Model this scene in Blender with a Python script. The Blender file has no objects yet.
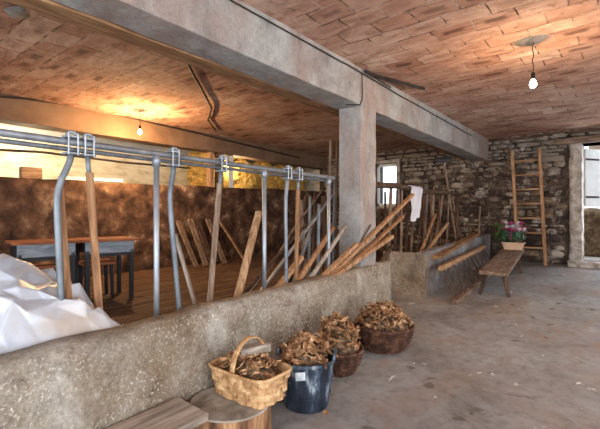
import bpy, bmesh, math, random
from mathutils import Vector, Matrix, Euler, noise
random.seed(7)
PI = math.pi
S = bpy.context.scene
C = S.collection

# ------------------------------------------------------------------ materials
def srgb(r, g, b):
    def f(c):
        c /= 255.0
        return c / 12.92 if c <= .04045 else ((c + .055) / 1.055) ** 2.4
    return (f(r), f(g), f(b), 1)

class NT:
    def __init__(self, name):
        self.m = bpy.data.materials.new(name); self.m.use_nodes = True
        self.t = self.m.node_tree; self.n = self.t.nodes
        self.bsdf = self.n['Principled BSDF']
        self.tc = self.n.new('ShaderNodeTexCoord')
    def new(self, kind, **kw):
        n = self.n.new(kind)
        for k, v in kw.items(): setattr(n, k, v)
        return n
    def link(self, a, b): self.t.links.new(a, b)
    def mapping(self, scale=(1, 1, 1), rot=(0, 0, 0), coord='Object'):
        mp = self.new('ShaderNodeMapping')
        mp.inputs['Scale'].default_value = scale
        mp.inputs['Rotation'].default_value = rot
        self.link(self.tc.outputs[coord], mp.inputs['Vector'])
        return mp.outputs['Vector']
    def noise(self, vec, scale, detail=6, rough=.6, dist=0):
        n = self.new('ShaderNodeTexNoise')
        n.inputs['Scale'].default_value = scale; n.inputs['Detail'].default_value = detail
        n.inputs['Roughness'].default_value = rough; n.inputs['Distortion'].default_value = dist
        self.link(vec, n.inputs['Vector'])
        return n.outputs['Fac']
    def ramp(self, fac, stops, interp='LINEAR'):
        r = self.new('ShaderNodeValToRGB'); cr = r.color_ramp; cr.interpolation = interp
        while len(cr.elements) < len(stops): cr.elements.new(.5)
        for e, (p, c) in zip(cr.elements, stops):
            e.position = p; e.color = c
        self.link(fac, r.inputs['Fac'])
        return r.outputs['Color']
    def mix(self, fac, a, b, mode='MIX'):
        m = self.new('ShaderNodeMix', data_type='RGBA', blend_type=mode)
        if isinstance(fac, (int, float)): m.inputs[0].default_value = fac
        else: self.link(fac, m.inputs[0])
        for v, i in ((a, 6), (b, 7)):
            if isinstance(v, tuple): m.inputs[i].default_value = v
            else: self.link(v, m.inputs[i])
        return m.outputs[2]
    def math(self, op, a, b):
        m = self.new('ShaderNodeMath', operation=op)
        for v, i in ((a, 0), (b, 1)):
            if isinstance(v, (int, float)): m.inputs[i].default_value = v
            else: self.link(v, m.inputs[i])
        return m.outputs[0]
    def bump(self, h, strength=.4, dist=.02, normal=None):
        b = self.new('ShaderNodeBump')
        b.inputs['Strength'].default_value = strength; b.inputs['Distance'].default_value = dist
        self.link(h, b.inputs['Height'])
        if normal is not None: self.link(normal, b.inputs['Normal'])
        return b.outputs['Normal']
    def done(self, col, rough=.85, normal=None, metal=0, spec=.3):
        if isinstance(col, tuple): self.bsdf.inputs['Base Color'].default_value = col
        else: self.link(col, self.bsdf.inputs['Base Color'])
        self.bsdf.inputs['Roughness'].default_value = rough
        self.bsdf.inputs['Metallic'].default_value = metal
        self.bsdf.inputs['Specular IOR Level'].default_value = spec
        if normal is not None: self.link(normal, self.bsdf.inputs['Normal'])
        return self.m

BW = ((0, 0, 0, 1), (1, 1, 1, 1))

def mottled(name, stops, scale=4, stretch=(1, 1, 1), rough=.85, bump=.3, bdist=.01, bscale=None, metal=0, spec=.3, dist=.3, island=0):
    t = NT(name); v = t.mapping(stretch)
    if island:
        g = t.new('ShaderNodeObjectInfo')
        a = t.new('ShaderNodeVectorMath', operation='ADD')
        sc = t.new('ShaderNodeVectorMath', operation='SCALE'); sc.inputs[3].default_value = 37
        cx = t.new('ShaderNodeCombineXYZ')
        for i in range(3): t.link(g.outputs['Random'], cx.inputs[i])
        t.link(cx.outputs[0], sc.inputs[0]); t.link(v, a.inputs[0]); t.link(sc.outputs[0], a.inputs[1]); v = a.outputs[0]
    f = t.noise(v, scale, 8, .65, dist)
    col = t.ramp(f, stops)
    nb = t.bump(t.noise(v, bscale or scale * 4, 6, .7), bump, bdist)
    return t.done(col, rough, nb, metal, spec)

M = {}
# hollow clay tiles of the ceiling: rows run across the barn (world Y)
def tile_material():
    t = NT('clay_tile_ceiling')
    sx = t.new('ShaderNodeSeparateXYZ'); t.link(t.tc.outputs['Object'], sx.inputs[0])
    cx = t.new('ShaderNodeCombineXYZ'); t.link(sx.outputs[1], cx.inputs[0]); t.link(sx.outputs[0], cx.inputs[1])
    wob = t.new('ShaderNodeTexNoise'); wob.inputs['Scale'].default_value = 3.5; t.link(cx.outputs[0], wob.inputs['Vector'])
    wv = t.new('ShaderNodeVectorMath', operation='MULTIPLY_ADD')
    t.link(wob.outputs['Color'], wv.inputs[0]); wv.inputs[1].default_value = (.045, .045, 0); t.link(cx.outputs[0], wv.inputs[2])
    br = t.new('ShaderNodeTexBrick', offset=.5)
    t.link(wv.outputs[0], br.inputs['Vector'])
    for k, v in (('Scale', 1), ('Mortar Size', .007), ('Mortar Smooth', .4), ('Bias', 0), ('Brick Width', .36), ('Row Height', .25)):
        br.inputs[k].default_value = v
    br.inputs['Color1'].default_value = (0, 0, 0, 1); br.inputs['Color2'].default_value = (1, 1, 1, 1); br.inputs['Mortar'].default_value = (.5, .5, .5, 1)
    per = t.ramp(br.outputs['Color'], [(0, srgb(190, 158, 142)), (.25, srgb(206, 178, 164)), (.5, srgb(216, 194, 182)), (.75, srgb(204, 172, 156)), (1, srgb(226, 210, 200))])
    st = t.mapping((2.2, .7, 1))
    streak = t.noise(st, 3.4, 10, .76, .8)
    c = t.mix(.75, per, t.ramp(streak, [(.32, srgb(112, 80, 66)), (.46, srgb(206, 184, 170)), (.56, srgb(236, 222, 212)), (.7, srgb(255, 250, 246))]), 'MULTIPLY')
    big = t.noise(t.mapping((1, 1, 1)), .9, 5, .6)
    c = t.mix(.6, c, t.ramp(big, [(.3, srgb(200, 150, 120)), (.6, srgb(255, 245, 238))]), 'MULTIPLY')
    b2 = t.new('ShaderNodeTexBrick', offset=.5)      # same bond, wide soft joint: the middle of each tile
    t.link(wv.outputs[0], b2.inputs['Vector'])
    for k, v in (('Scale', 1), ('Mortar Size', .125), ('Mortar Smooth', 1), ('Bias', 0), ('Brick Width', .36), ('Row Height', .25)):
        b2.inputs[k].default_value = v
    soot = t.ramp(t.math('ADD', t.math('MULTIPLY', b2.outputs['Fac'], -1), t.noise(t.mapping((1.3, .7, 1)), 7, 8, .75)), [(.05, (0, 0, 0, 1)), (.6, (1, 1, 1, 1))])
    dk = t.mix(1, soot, t.ramp(br.outputs['Color'], [(.2, (.9, .9, .9, 1)), (.3, (.2, .2, .2, 1))]), 'MULTIPLY')
    c = t.mix(dk, c, srgb(84, 60, 52))
    sp = t.ramp(t.noise(t.mapping((1, 1, 1)), 16, 6, .7, .5), [(.60, (0, 0, 0, 1)), (.68, (.75, .75, .75, 1))])
    c = t.mix(sp, c, srgb(96, 66, 52))
    jn = t.noise(t.mapping((1, 1, 1)), 3.5, 4, .6)
    jm = t.math('MULTIPLY', br.outputs['Fac'], t.math('MULTIPLY', jn, 1.7))
    c = t.mix(jm, c, t.ramp(t.noise(t.mapping((1, 1, 1)), 5.5, 4, .6), [(.44, srgb(52, 36, 30)), (.56, srgb(196, 172, 156))]))
    h = t.math('ADD', t.math('MULTIPLY', br.outputs['Fac'], -1.0), t.math('MULTIPLY', streak, .5))
    return t.done(c, .9, t.bump(h, .8, .02), 0, .15)
M['tile'] = tile_material()

def concrete(name, stops, speck=None, sc=2.0, bump=.35, stain=None, grit=.4, rise=1.0, blotch=.75):
    t = NT(name); v = t.mapping()
    c = t.ramp(t.noise(v, sc, 10, .74, .6), stops)
    if stain:
        c = t.mix(t.ramp(t.noise(t.mapping((1, 1, .6)), 1.1, 7, .66, .7), [(.44, (0, 0, 0, 1)), (.62, (.85, .85, .85, 1))]), c, stain)
    c = t.mix(blotch, c, t.ramp(t.noise(t.mapping((1, 1, rise)), 7, 10, .78, .4), [(.34, srgb(158, 153, 148)), (.5, srgb(240, 238, 236)), (.62, srgb(255, 255, 255))]), 'MULTIPLY')
    fine = t.noise(v, 55, 5, .75)
    c = t.mix(grit, c, t.ramp(fine, [(.34, srgb(96, 90, 84)), (.52, srgb(240, 238, 236)), (.6, srgb(255, 255, 255))]), 'MULTIPLY')
    if speck:
        sm = t.ramp(t.noise(v, 62, 3, .6), [(.56, (0, 0, 0, 1)), (.66, (1, 1, 1, 1))])
        zone = t.ramp(t.noise(v, 2.2, 4, .6), [(.40, (.1, .1, .1, 1)), (.6, (.85, .85, .85, 1))])
        c = t.mix(t.mix(1, sm, zone, 'MULTIPLY'), c, speck)
    hh = t.math('ADD', t.noise(v, 30, 8, .8), t.math('MULTIPLY', t.noise(v, 6, 5, .65), 1.6))
    return t.done(c, .92, t.bump(hh, bump, .03), 0, .2)
M['beam'] = concrete('grey_beam_concrete', [(.34, srgb(136, 133, 131)), (.5, srgb(166, 164, 162)), (.64, srgb(184, 182, 179))], stain=srgb(160, 140, 132), bump=.45, grit=.25, rise=.5, blotch=.45)
M['trough'] = concrete('rough_trough_concrete', [(.34, srgb(136, 122, 106)), (.5, srgb(178, 168, 154)), (.64, srgb(204, 198, 188))], speck=srgb(226, 220, 210), sc=1.8, stain=srgb(140, 118, 94), bump=.8)
M['trough2'] = concrete('whitewashed_trough_concrete', [(.34, srgb(122, 116, 114)), (.5, srgb(158, 160, 166)), (.64, srgb(184, 190, 198))], sc=2.4, stain=srgb(134, 118, 108), bump=.6)

def floor_material():
    t = NT('stained_concrete_floor'); v = t.mapping()
    c = t.ramp(t.noise(v, .8, 8, .62, .5), [(.32, srgb(116, 110, 107)), (.48, srgb(146, 144, 144)), (.64, srgb(164, 166, 168))])
    c = t.mix(.5, c, t.ramp(t.noise(v, 9, 9, .75), [(.34, srgb(128, 122, 118)), (.5, srgb(232, 230, 228)), (.62, srgb(255, 255, 255))]), 'MULTIPLY')
    br = t.ramp(t.noise(t.mapping((.7, 1.3, 1)), 1.6, 5, .55, .8), [(.5, (0, 0, 0, 1)), (.72, (.7, .7, .7, 1))])
    c = t.mix(br, c, srgb(144, 122, 106))
    dk = t.ramp(t.noise(v, 5.5, 3, .5, .4), [(.64, (0, 0, 0, 1)), (.70, (.75, .75, .75, 1))])
    c = t.mix(dk, c, srgb(92, 82, 76))
    wh = t.ramp(t.noise(t.mapping((1, 2.2, 1)), 3.4, 5, .6, 1.2), [(.67, (0, 0, 0, 1)), (.71, (.9, .9, .9, 1))])
    c = t.mix(wh, c, srgb(220, 216, 214))
    hh = t.math('ADD', t.noise(v, 14, 8, .7), t.math('MULTIPLY', t.noise(v, 3, 4, .6), 1.5))
    return t.done(c, .72, t.bump(hh, .22, .02), 0, .3)
M['floor'] = floor_material()
M['daub'] = mottled('brown_stained_plaster', [(.36, srgb(34, 24, 20)), (.46, srgb(72, 50, 38)), (.55, srgb(98, 72, 56)), (.62, srgb(132, 108, 88)), (.68, srgb(186, 168, 148))], 2.9, (1, 1, 1), .9, .6, .03, 9)
M['brown_render'] = mottled('brown_beam_plaster', [(.3, srgb(96, 72, 56)), (.6, srgb(124, 98, 78)), (.8, srgb(140, 116, 96))], 1.5, (1, 1, 1), .9, .3, .02, 8)
M['cream'] = mottled('cream_lime_plaster', [(.3, srgb(176, 160, 128)), (.5, srgb(226, 216, 192)), (.7, srgb(240, 234, 218))], 3, (.6, 1, 2), .9, .4, .02, 9)
M['white_paint'] = mottled('white_paint', [(.3, srgb(214, 212, 208)), (.7, srgb(238, 238, 236))], 5, rough=.6, bump=.1)
M['mortar'] = mottled('dark_earth_mortar', [(.36, srgb(40, 32, 28)), (.52, srgb(78, 66, 58)), (.66, srgb(128, 114, 102))], 5, bump=.7, bdist=.03)
M['jambstone'] = mottled('lime_washed_jamb', [(.3, srgb(104, 92, 82)), (.5, srgb(170, 160, 150)), (.7, srgb(206, 200, 194))], 7, bump=.7, bdist=.03, bscale=12)
M['stonewhite'] = mottled('white_render_outside', [(.3, srgb(225, 225, 224)), (.7, srgb(240, 240, 240))], 2, bump=.1)
def stone_material():
    t = NT('slate_rubble'); v = t.mapping()
    a = t.new('ShaderNodeVertexColor', layer_name='tint')
    c = t.mix(.95, a.outputs['Color'], t.ramp(t.noise(t.mapping((1, 1, 2.2)), 7, 10, .75, .6), [(.34, srgb(64, 54, 48)), (.5, srgb(190, 178, 168)), (.64, srgb(255, 250, 245))]), 'MULTIPLY')
    c = t.mix(t.ramp(t.noise(t.mapping((1, .8, 1.5)), 1.25, 6, .65, .5), [(.46, (0, 0, 0, 1)), (.58, (.75, .75, .75, 1))]), c, srgb(58, 46, 40))
    c = t.mix(t.ramp(t.noise(v, 2.2, 6, .6), [(.55, (0, 0, 0, 1)), (.63, (.75, .75, .75, 1))]), c, srgb(188, 178, 166))
    sx = t.new('ShaderNodeSeparateXYZ'); t.link(t.tc.outputs['Object'], sx.inputs[0])
    hz = t.math('ADD', t.math('MULTIPLY', sx.outputs[2], .22), t.noise(t.mapping((1, 1, 1.6)), 2.4, 8, .75))
    c = t.mix(t.ramp(hz, [(.98, (0, 0, 0, 1)), (1.08, (.6, .6, .6, 1))]), c, srgb(156, 144, 131))    # old lime render left on the upper wall
    return t.done(c, .9, t.bump(t.noise(v, 22, 8, .75), .7, .02), 0, .2)
M['stone'] = stone_material()

def wood(name, a, b, c, sc=3, axis='z', island=1, bump=.3, rough=.8):
    st = {'x': (.12, 1, 1), 'y': (1, .12, 1), 'z': (1, 1, .12)}[axis]
    k = tuple(s * 8 for s in st)
    return mottled(name, [(.34, a), (.5, b), (.64, c)], sc, k, rough, bump, .004, sc * 3, 0, .25, .8, island)
for ax in 'xyz':
    M['oldwood_' + ax] = wood('weathered_wood_' + ax, srgb(84, 66, 54), srgb(124, 102, 86), srgb(152, 132, 116), axis=ax)
    M['greywood_' + ax] = wood('grey_weathered_wood_' + ax, srgb(118, 106, 96), srgb(152, 139, 127), srgb(176, 164, 152), axis=ax)
    M['darkwood_' + ax] = wood('dark_wood_' + ax, srgb(46, 34, 28), srgb(80, 60, 48), srgb(110, 86, 68), axis=ax)
    M['tanwood_' + ax] = wood('tan_wood_' + ax, srgb(120, 88, 62), srgb(162, 124, 90), srgb(188, 154, 120), axis=ax)
    M['orangewood_' + ax] = wood('orange_wood_' + ax, srgb(104, 72, 50), srgb(140, 102, 72), srgb(166, 128, 94), axis=ax)
M['desktop'] = wood('brown_desk_top', srgb(108, 62, 40), srgb(142, 84, 54), srgb(160, 102, 70), axis='x')
M['bluegrey'] = wood('blue_grey_painted_wood', srgb(96, 104, 114), srgb(128, 136, 146), srgb(150, 156, 164), axis='x')
M['blackleg'] = mottled('black_painted_wood', [(.3, srgb(22, 22, 26)), (.7, srgb(44, 44, 50))], 6, rough=.5, bump=.1)
M['galv'] = mottled('galvanised_steel', [(.3, srgb(118, 124, 132)), (.5, srgb(152, 158, 166)), (.7, srgb(178, 184, 190))], 9, (1, 1, .4), .5, .12, .004, metal=.65, spec=.5)
M['galv_dark'] = mottled('dull_galvanised_steel', [(.3, srgb(84, 88, 94)), (.5, srgb(118, 124, 130)), (.7, srgb(140, 146, 150))], 9, (1, 1, .4), .55, .12, .004, metal=.55, spec=.5)
M['iron'] = mottled('rusty_iron', [(.3, srgb(48, 38, 34)), (.6, srgb(78, 60, 50)), (.8, srgb(104, 76, 58))], 12, bump=.3, metal=.3, rough=.7)
M['tarp'] = mottled('white_plastic_sheet', [(.34, srgb(150, 156, 168)), (.52, srgb(184, 189, 199)), (.64, srgb(178, 168, 160))], 1.6, rough=.38, bump=.15, spec=.5)
M['splint'] = wood('chestnut_splint', srgb(128, 92, 60), srgb(180, 140, 98), srgb(208, 172, 130), sc=2, axis='x', island=0, rough=.6)
M['wicker'] = mottled('dark_wicker', [(.34, srgb(44, 28, 22)), (.52, srgb(80, 52, 40)), (.66, srgb(122, 86, 66))], 16, bump=.3, rough=.7)
M['rubber'] = mottled('black_rubber', [(.36, srgb(24, 28, 36)), (.49, srgb(42, 50, 62)), (.55, srgb(78, 88, 102)), (.62, srgb(150, 158, 166))], 9, (1, 1, .35), .6, .3, .006)
M['sticker'] = mottled('white_sticker', [(.4, srgb(170, 176, 184)), (.6, srgb(216, 220, 226))], 20, rough=.6, bump=.05)
M['chip'] = mottled('dry_bark', [(.32, srgb(64, 42, 30)), (.44, srgb(122, 86, 58)), (.57, srgb(168, 128, 92)), (.7, srgb(214, 182, 142))], 11, (1, 1, 2), .85, .4, .006, island=1)
M['heap'] = mottled('dry_bark_crumbs', [(.36, srgb(52, 38, 30)), (.5, srgb(104, 80, 60)), (.64, srgb(170, 140, 112))], 22, (1, 1, 1), .9, .9, .03, 30)
M['bark'] = mottled('log_bark', [(.36, srgb(70, 48, 36)), (.5, srgb(138, 98, 68)), (.64, srgb(176, 138, 102))], 4, (4, 4, .6), .9, .6, .02, 10)
M['endgrain'] = mottled('grey_end_grain', [(.36, srgb(112, 102, 92)), (.5, srgb(150, 141, 130)), (.62, srgb(176, 169, 160))], 5, bump=.2, bdist=.008)
M['cloth'] = mottled('white_cloth', [(.3, srgb(190, 188, 196)), (.7, srgb(214, 214, 220))], 4, rough=.9, bump=.15)
M['cable'] = mottled('black_cable', [(.3, srgb(30, 26, 24)), (.7, srgb(58, 48, 42))], 10, rough=.7, bump=.1)
M['whitecable'] = mottled('white_cable', [(.3, srgb(210, 206, 196)), (.7, srgb(230, 226, 216))], 10, rough=.6, bump=.05)
M['patch'] = mottled('cement_patch', [(.3, srgb(108, 100, 92)), (.6, srgb(150, 142, 134)), (.8, srgb(176, 168, 160))], 12, bump=.6, bdist=.02)
M['planter'] = mottled('beige_planter', [(.3, srgb(186, 150, 122)), (.7, srgb(214, 184, 154))], 6, rough=.7, bump=.15)
M['soil'] = mottled('soil', [(.3, srgb(50, 36, 28)), (.7, srgb(80, 60, 46))], 20, bump=.6)
M['leaf'] = mottled('green_leaf', [(.3, srgb(40, 72, 52)), (.6, srgb(70, 108, 80)), (.8, srgb(104, 138, 104))], 12, rough=.6, bump=.1)
M['darkleaf'] = mottled('dark_green_leaf', [(.3, srgb(58, 74, 40)), (.6, srgb(88, 104, 58)), (.8, srgb(112, 124, 74))], 12, rough=.6, bump=.1)
M['pink'] = mottled('pink_petal', [(.3, srgb(158, 60, 104)), (.6, srgb(190, 90, 130)), (.8, srgb(214, 140, 166))], 14, rough=.7, bump=.05)
M['white_petal'] = mottled('white_petal', [(.3, srgb(214, 200, 206)), (.7, srgb(240, 236, 234))], 14, rough=.7, bump=.05)
M['hay'] = mottled('dry_hay', [(.3, srgb(134, 98, 42)), (.5, srgb(190, 150, 76)), (.7, srgb(222, 190, 120))], 12, (1, 1, 3), .95, .8, .03, 30)
M['blackplastic'] = mottled('black_lamp_holder', [(.3, srgb(24, 22, 20)), (.7, srgb(40, 36, 32))], 8, rough=.5, bump=.05)
M['earth'] = mottled('outdoor_paving', [(.3, srgb(150, 140, 130)), (.6, srgb(184, 176, 168)), (.8, srgb(200, 194, 188))], 3, bump=.3)
M['bush'] = mottled('dry_hedge', [(.3, srgb(60, 46, 34)), (.5, srgb(110, 88, 66)), (.7, srgb(150, 130, 104))], 9, bump=.9, bdist=.04, bscale=14)
def glass():
    t = NT('window_glass'); b = t.bsdf
    b.inputs['Base Color'].default_value = (.95, .98, 1, 1); b.inputs['Roughness'].default_value = .05
    b.inputs['Transmission Weight'].default_value = 1; b.inputs['IOR'].default_value = 1.02
    return t.m
M['glass'] = glass()
def bulb_mat():
    t = NT('lit_bulb'); b = t.bsdf
    b.inputs['Base Color'].default_value = (1, .9, .7, 1)
    b.inputs['Emission Color'].default_value = (1, .80, .50, 1); b.inputs['Emission Strength'].default_value = 25
    return t.m
M['bulb'] = bulb_mat()

# ------------------------------------------------------------------ mesh builder
class MB:
    def __init__(self): self.v = []; self.f = []; self.c = []
    def add(self, vs, fs, col=None):
        o = len(self.v); self.v += [tuple(p) for p in vs]; self.f += [tuple(i + o for i in f) for f in fs]
        self.c += [col] * len(vs)
    def box(self, x0, x1, y0, y1, z0, z1):
        self.add([(x0, y0, z0), (x1, y0, z0), (x1, y1, z0), (x0, y1, z0), (x0, y0, z1), (x1, y0, z1), (x1, y1, z1), (x0, y1, z1)],
                 [(0, 3, 2, 1), (4, 5, 6, 7), (0, 1, 5, 4), (1, 2, 6, 5), (2, 3, 7, 6), (3, 0, 4, 7)])
        return self
    def bar(self, p0, p1, w, h, up=(0, 0, 1), w1=None, h1=None):
        """rectangular bar from p0 to p1"""
        p0, p1 = Vector(p0), Vector(p1); d = (p1 - p0).normalized(); u = Vector(up)
        if abs(d.dot(u)) > .98: u = Vector((1, 0, 0))
        s = d.cross(u).normalized(); u = s.cross(d).normalized()
        w1 = w1 or w; h1 = h1 or h; vs = []
        for p, a, b in ((p0, w, h), (p1, w1, h1)):
            for i, j in ((-1, -1), (1, -1), (1, 1), (-1, 1)): vs.append(p + s * (i * a / 2) + u * (j * b / 2))
        self.add(vs, [(0, 1, 2, 3), (7, 6, 5, 4), (0, 4, 5, 1), (1, 5, 6, 2), (2, 6, 7, 3), (3, 7, 4, 0)])
        return self
    def tube(self, pts, r, n=8, caps=True):
        pts = [Vector(p) for p in pts]; rs = r if isinstance(r, (list, tuple)) else [r] * len(pts)
        vs = []; fs = []; u = None
        for i, p in enumerate(pts):
            d = (pts[min(i + 1, len(pts) - 1)] - pts[max(i - 1, 0)])
            d = d.normalized() if d.length > 1e-9 else Vector((0, 0, 1))
            if u is None:
                u = Vector((0, 0, 1)) if abs(d.z) < .9 else Vector((1, 0, 0))
            u = (u - d * u.dot(d)).normalized(); w = d.cross(u)
            for k in range(n):
                a = 2 * PI * k / n; vs.append(p + (u * math.cos(a) + w * math.sin(a)) * rs[i])
        for i in range(len(pts) - 1):
            for k in range(n):
                k2 = (k + 1) % n; fs.append((i * n + k, i * n + k2, (i + 1) * n + k2, (i + 1) * n + k))
        if caps: fs.append(tuple(reversed(range(n)))); fs.append(tuple((len(pts) - 1) * n + k for k in range(n)))
        self.add(vs, fs); return self
    def ring(self, pts, r, n=6):
        pts = [Vector(p) for p in pts]; m = len(pts); vs = []; fs = []
        for i, p in enumerate(pts):
            d = (pts[(i + 1) % m] - pts[i - 1]).normalized(); u = Vector((0, 0, 1)); u = (u - d * u.dot(d)).normalized(); w = d.cross(u)
            for k in range(n):
                a = 2 * PI * k / n; vs.append(p + (u * math.cos(a) + w * math.sin(a)) * r)
        for i in range(m):
            j = (i + 1) % m
            for k in range(n):
                k2 = (k + 1) % n; fs.append((i * n + k, i * n + k2, j * n + k2, j * n + k))
        self.add(vs, fs); return self
    def ribbon(self, pts, up, h, th, closed=False):
        """flat band through pts, height h along up, thickness th across"""
        pts = [Vector(p) for p in pts]; m = len(pts); vs = []; fs = []
        for i, p in enumerate(pts):
            a = pts[(i + 1) % m] if (closed or i < m - 1) else p; b = pts[i - 1] if (closed or i > 0) else p
            d = (a - b).normalized(); u = Vector(up(i) if callable(up) else up); u = (u - d * u.dot(d)).normalized(); w = d.cross(u)
            for s, q in ((-1, -1), (1, -1), (1, 1), (-1, 1)): vs.append(p + w * (s * th / 2) + u * (q * h / 2))
        for i in range(m if closed else m - 1):
            j = (i + 1) % m
            for k in range(4):
                k2 = (k + 1) % 4; fs.append((i * 4 + k, i * 4 + k2, j * 4 + k2, j * 4 + k))
        if not closed: fs.append((3, 2, 1, 0)); fs.append(tuple((m - 1) * 4 + k for k in range(4)))
        self.add(vs, fs); return self
    def lathe(self, prof, n=24, c=(0, 0, 0), cap0=True, cap1=True):
        vs = []; fs = []
        for r, z in prof:
            for k in range(n):
                a = 2 * PI * k / n; vs.append((c[0] + r * math.cos(a), c[1] + r * math.sin(a), c[2] + z))
        for i in range(len(prof) - 1):
            for k in range(n):
                k2 = (k + 1) % n; fs.append((i * n + k, i * n + k2, (i + 1) * n + k2, (i + 1) * n + k))
        if cap0: fs.append(tuple(reversed(range(n))))
        if cap1: fs.append(tuple((len(prof) - 1) * n + k for k in range(n)))
        self.add(vs, fs); return self
    def grid(self, nx, ny, fn):
        vs = [fn(i / (nx - 1), j / (ny - 1)) for j in range(ny) for i in range(nx)]
        fs = [(j * nx + i, j * nx + i + 1, (j + 1) * nx + i + 1, (j + 1) * nx + i) for j in range(ny - 1) for i in range(nx - 1)]
        self.add(vs, fs); return self
    def xf(self, mtx):
        self.v = [tuple(mtx @ Vector(p)) for p in self.v]; return self
    def build(self, name, mat, parent=None, smooth=False, bevel=0, sub=0, solid=0, tint=False):
        me = bpy.data.meshes.new(name); me.from_pydata(self.v, [], self.f); me.update()
        if tint:
            at = me.color_attributes.new('tint', 'FLOAT_COLOR', 'POINT')
            for i, c in enumerate(self.c): at.data[i].color = c or (.3, .3, .3, 1)
        bm = bmesh.new(); bm.from_mesh(me); bmesh.ops.recalc_face_normals(bm, faces=bm.faces); bm.to_mesh(me); bm.free()
        me.materials.append(mat)
        if smooth:
            for p in me.polygons: p.use_smooth = True
        o = bpy.data.objects.new(name, me); C.objects.link(o)
        if solid:
            m = o.modifiers.new('solid', 'SOLIDIFY'); m.thickness = solid; m.offset = -1
        if bevel:
            m = o.modifiers.new('bevel', 'BEVEL'); m.width = bevel; m.segments = 2; m.limit_method = 'ANGLE'; m.angle_limit = .6
        if sub:
            m = o.modifiers.new('sub', 'SUBSURF'); m.levels = sub; m.render_levels = sub
        if parent is not None: o.parent = parent
        return o

def tag(o, label, cat, group=None, kind=None):
    o['label'] = label; o['category'] = cat
    if group: o['group'] = group
    if kind: o['kind'] = kind
    return o
def struct(o): o['kind'] = 'structure'; return o
def thing(name, label, cat, loc=(0, 0, 0), rz=0, group=None, rot=None):
    o = bpy.data.objects.new(name, None); C.objects.link(o); o.empty_display_size = .1
    o.location = loc; o.rotation_euler = rot or (0, 0, rz)
    return tag(o, label, cat, group)

def jit(p, amp, sc=3.0, seed=0):
    q = Vector(p) * sc + Vector((seed, seed * 2.3, seed * 1.7))
    return Vector(p) + noise.noise_vector(q) * amp
def rough_box(x0, x1, y0, y1, z0, z1, step=.12, amp=.008, fn=None, sc=5.0):
    """box with subdivided, slightly uneven faces; fn warps the final points"""
    bm = bmesh.new(); mb = MB()
    nx, ny, nz = [max(1, int(round(abs(b - a) / step))) for a, b in ((x0, x1), (y0, y1), (z0, z1))]
    idx = {}; vs = []; fs = []
    def vid(i, j, k):
        if (i, j, k) not in idx:
            p = Vector((x0 + (x1 - x0) * i / nx, y0 + (y1 - y0) * j / ny, z0 + (z1 - z0) * k / nz))
            if fn: p = Vector(fn(p))
            idx[(i, j, k)] = len(vs); vs.append(jit(p, amp, sc))
        return idx[(i, j, k)]
    for i in range(nx):
        for j in range(ny):
            for k in (0, nz): fs.append((vid(i, j, k), vid(i + 1, j, k), vid(i + 1, j + 1, k), vid(i, j + 1, k)))
        for k in range(nz):
            for j in (0, ny): fs.append((vid(i, j, k), vid(i + 1, j, k), vid(i + 1, j, k + 1), vid(i, j, k + 1)))
    for j in range(ny):
        for k in range(nz):
            for i in (0, nx): fs.append((vid(i, j, k), vid(i, j + 1, k), vid(i, j + 1, k + 1), vid(i, j, k + 1)))
    bm.free(); mb.add(vs, fs); return mb

def floor_z(x): return max(0.0, .06 * (x - 5.4))

# ------------------------------------------------------------------ the setting
CEIL = 3.03; DECK = .27; XB = 9.9; YL = 6.9; XF = -3.2; YR = -3.0
def fl(u, v):
    x = XF + (10.6 - XF) * u; y = YR + (7.0 - YR) * v
    return (x, y, floor_z(x) + noise.noise(Vector((x * 1.3, y * 1.3, 0))) * .004)
struct(MB().grid(93, 60, fl).build('floor', M['floor'], smooth=True))

# wooden slatted deck of the stalls behind the trough
mb = MB(); y = 2.62
while y < YL:
    x0 = XF
    for (a, b) in ((XF, 4.75),):
        mb.box(a + random.uniform(0, .02), b, y, y + .088, DECK - .05, DECK + random.uniform(-.004, .004))
    if y > 3.05: mb.box(4.75, XB, y, y + .088, DECK - .05, DECK + random.uniform(-.004, .004))
    y += .1
deck = struct(mb.build('floor_slats', M['darkwood_x'], bevel=.004))
struct(MB().box(XF, 2.0, 2.2, YL, -.05, DECK - .06).box(2.0, 4.74, 2.46, YL, -.05, DECK - .06).box(4.74, XB, 3.05, YL, -.05, DECK - .06).build('floor_stall_base', M['mortar'], deck))

def ceil_mesh(x0, x1, y0, y1):
    return MB().grid(40, 40, lambda u, v: (x0 + (x1 - x0) * u, y0 + (y1 - y0) * v, CEIL + noise.noise(Vector(((x0 + (x1 - x0) * u) * .8, (y0 + (y1 - y0) * v) * .8, 3))) * .008)).add([(x0, y0, CEIL + .2), (x1, y0, CEIL + .2), (x1, y1, CEIL + .2), (x0, y1, CEIL + .2)], [(0, 1, 2, 3)])
mb = MB(); mb.grid(70, 60, lambda u, v: (XF + (10.5 - XF) * u, YR + (7.0 - YR) * v, CEIL + noise.noise(Vector(((XF + 13.7 * u) * .8, (YR + 10 * v) * .8, 3))) * .008))
mb.box(XF, 10.5, YR, 7.0, CEIL + .05, CEIL + .25)
ceiling = struct(mb.build('ceiling', M['tile'], smooth=False))
def patch(cx, cy, rx, ry, th, seed):
    n = 18; vs = [(cx, cy, CEIL - th)]
    for ring, (k, z) in enumerate(((.6, CEIL - th * .9), (1, CEIL + .004))):
        for i in range(n):
            a = 2 * PI * i / n; q = 1 + .35 * noise.noise(Vector((math.cos(a) * 1.5 + seed, math.sin(a) * 1.5, seed)))
            vs.append((cx + rx * k * q * math.cos(a), cy + ry * k * q * math.sin(a), z))
    fs = [(0, 1 + i, 1 + (i + 1) % n) for i in range(n)] + [(1 + i, 1 + n + i, 1 + n + (i + 1) % n, 1 + (i + 1) % n) for i in range(n)]
    m = MB(); m.add(vs, fs); return m
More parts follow.
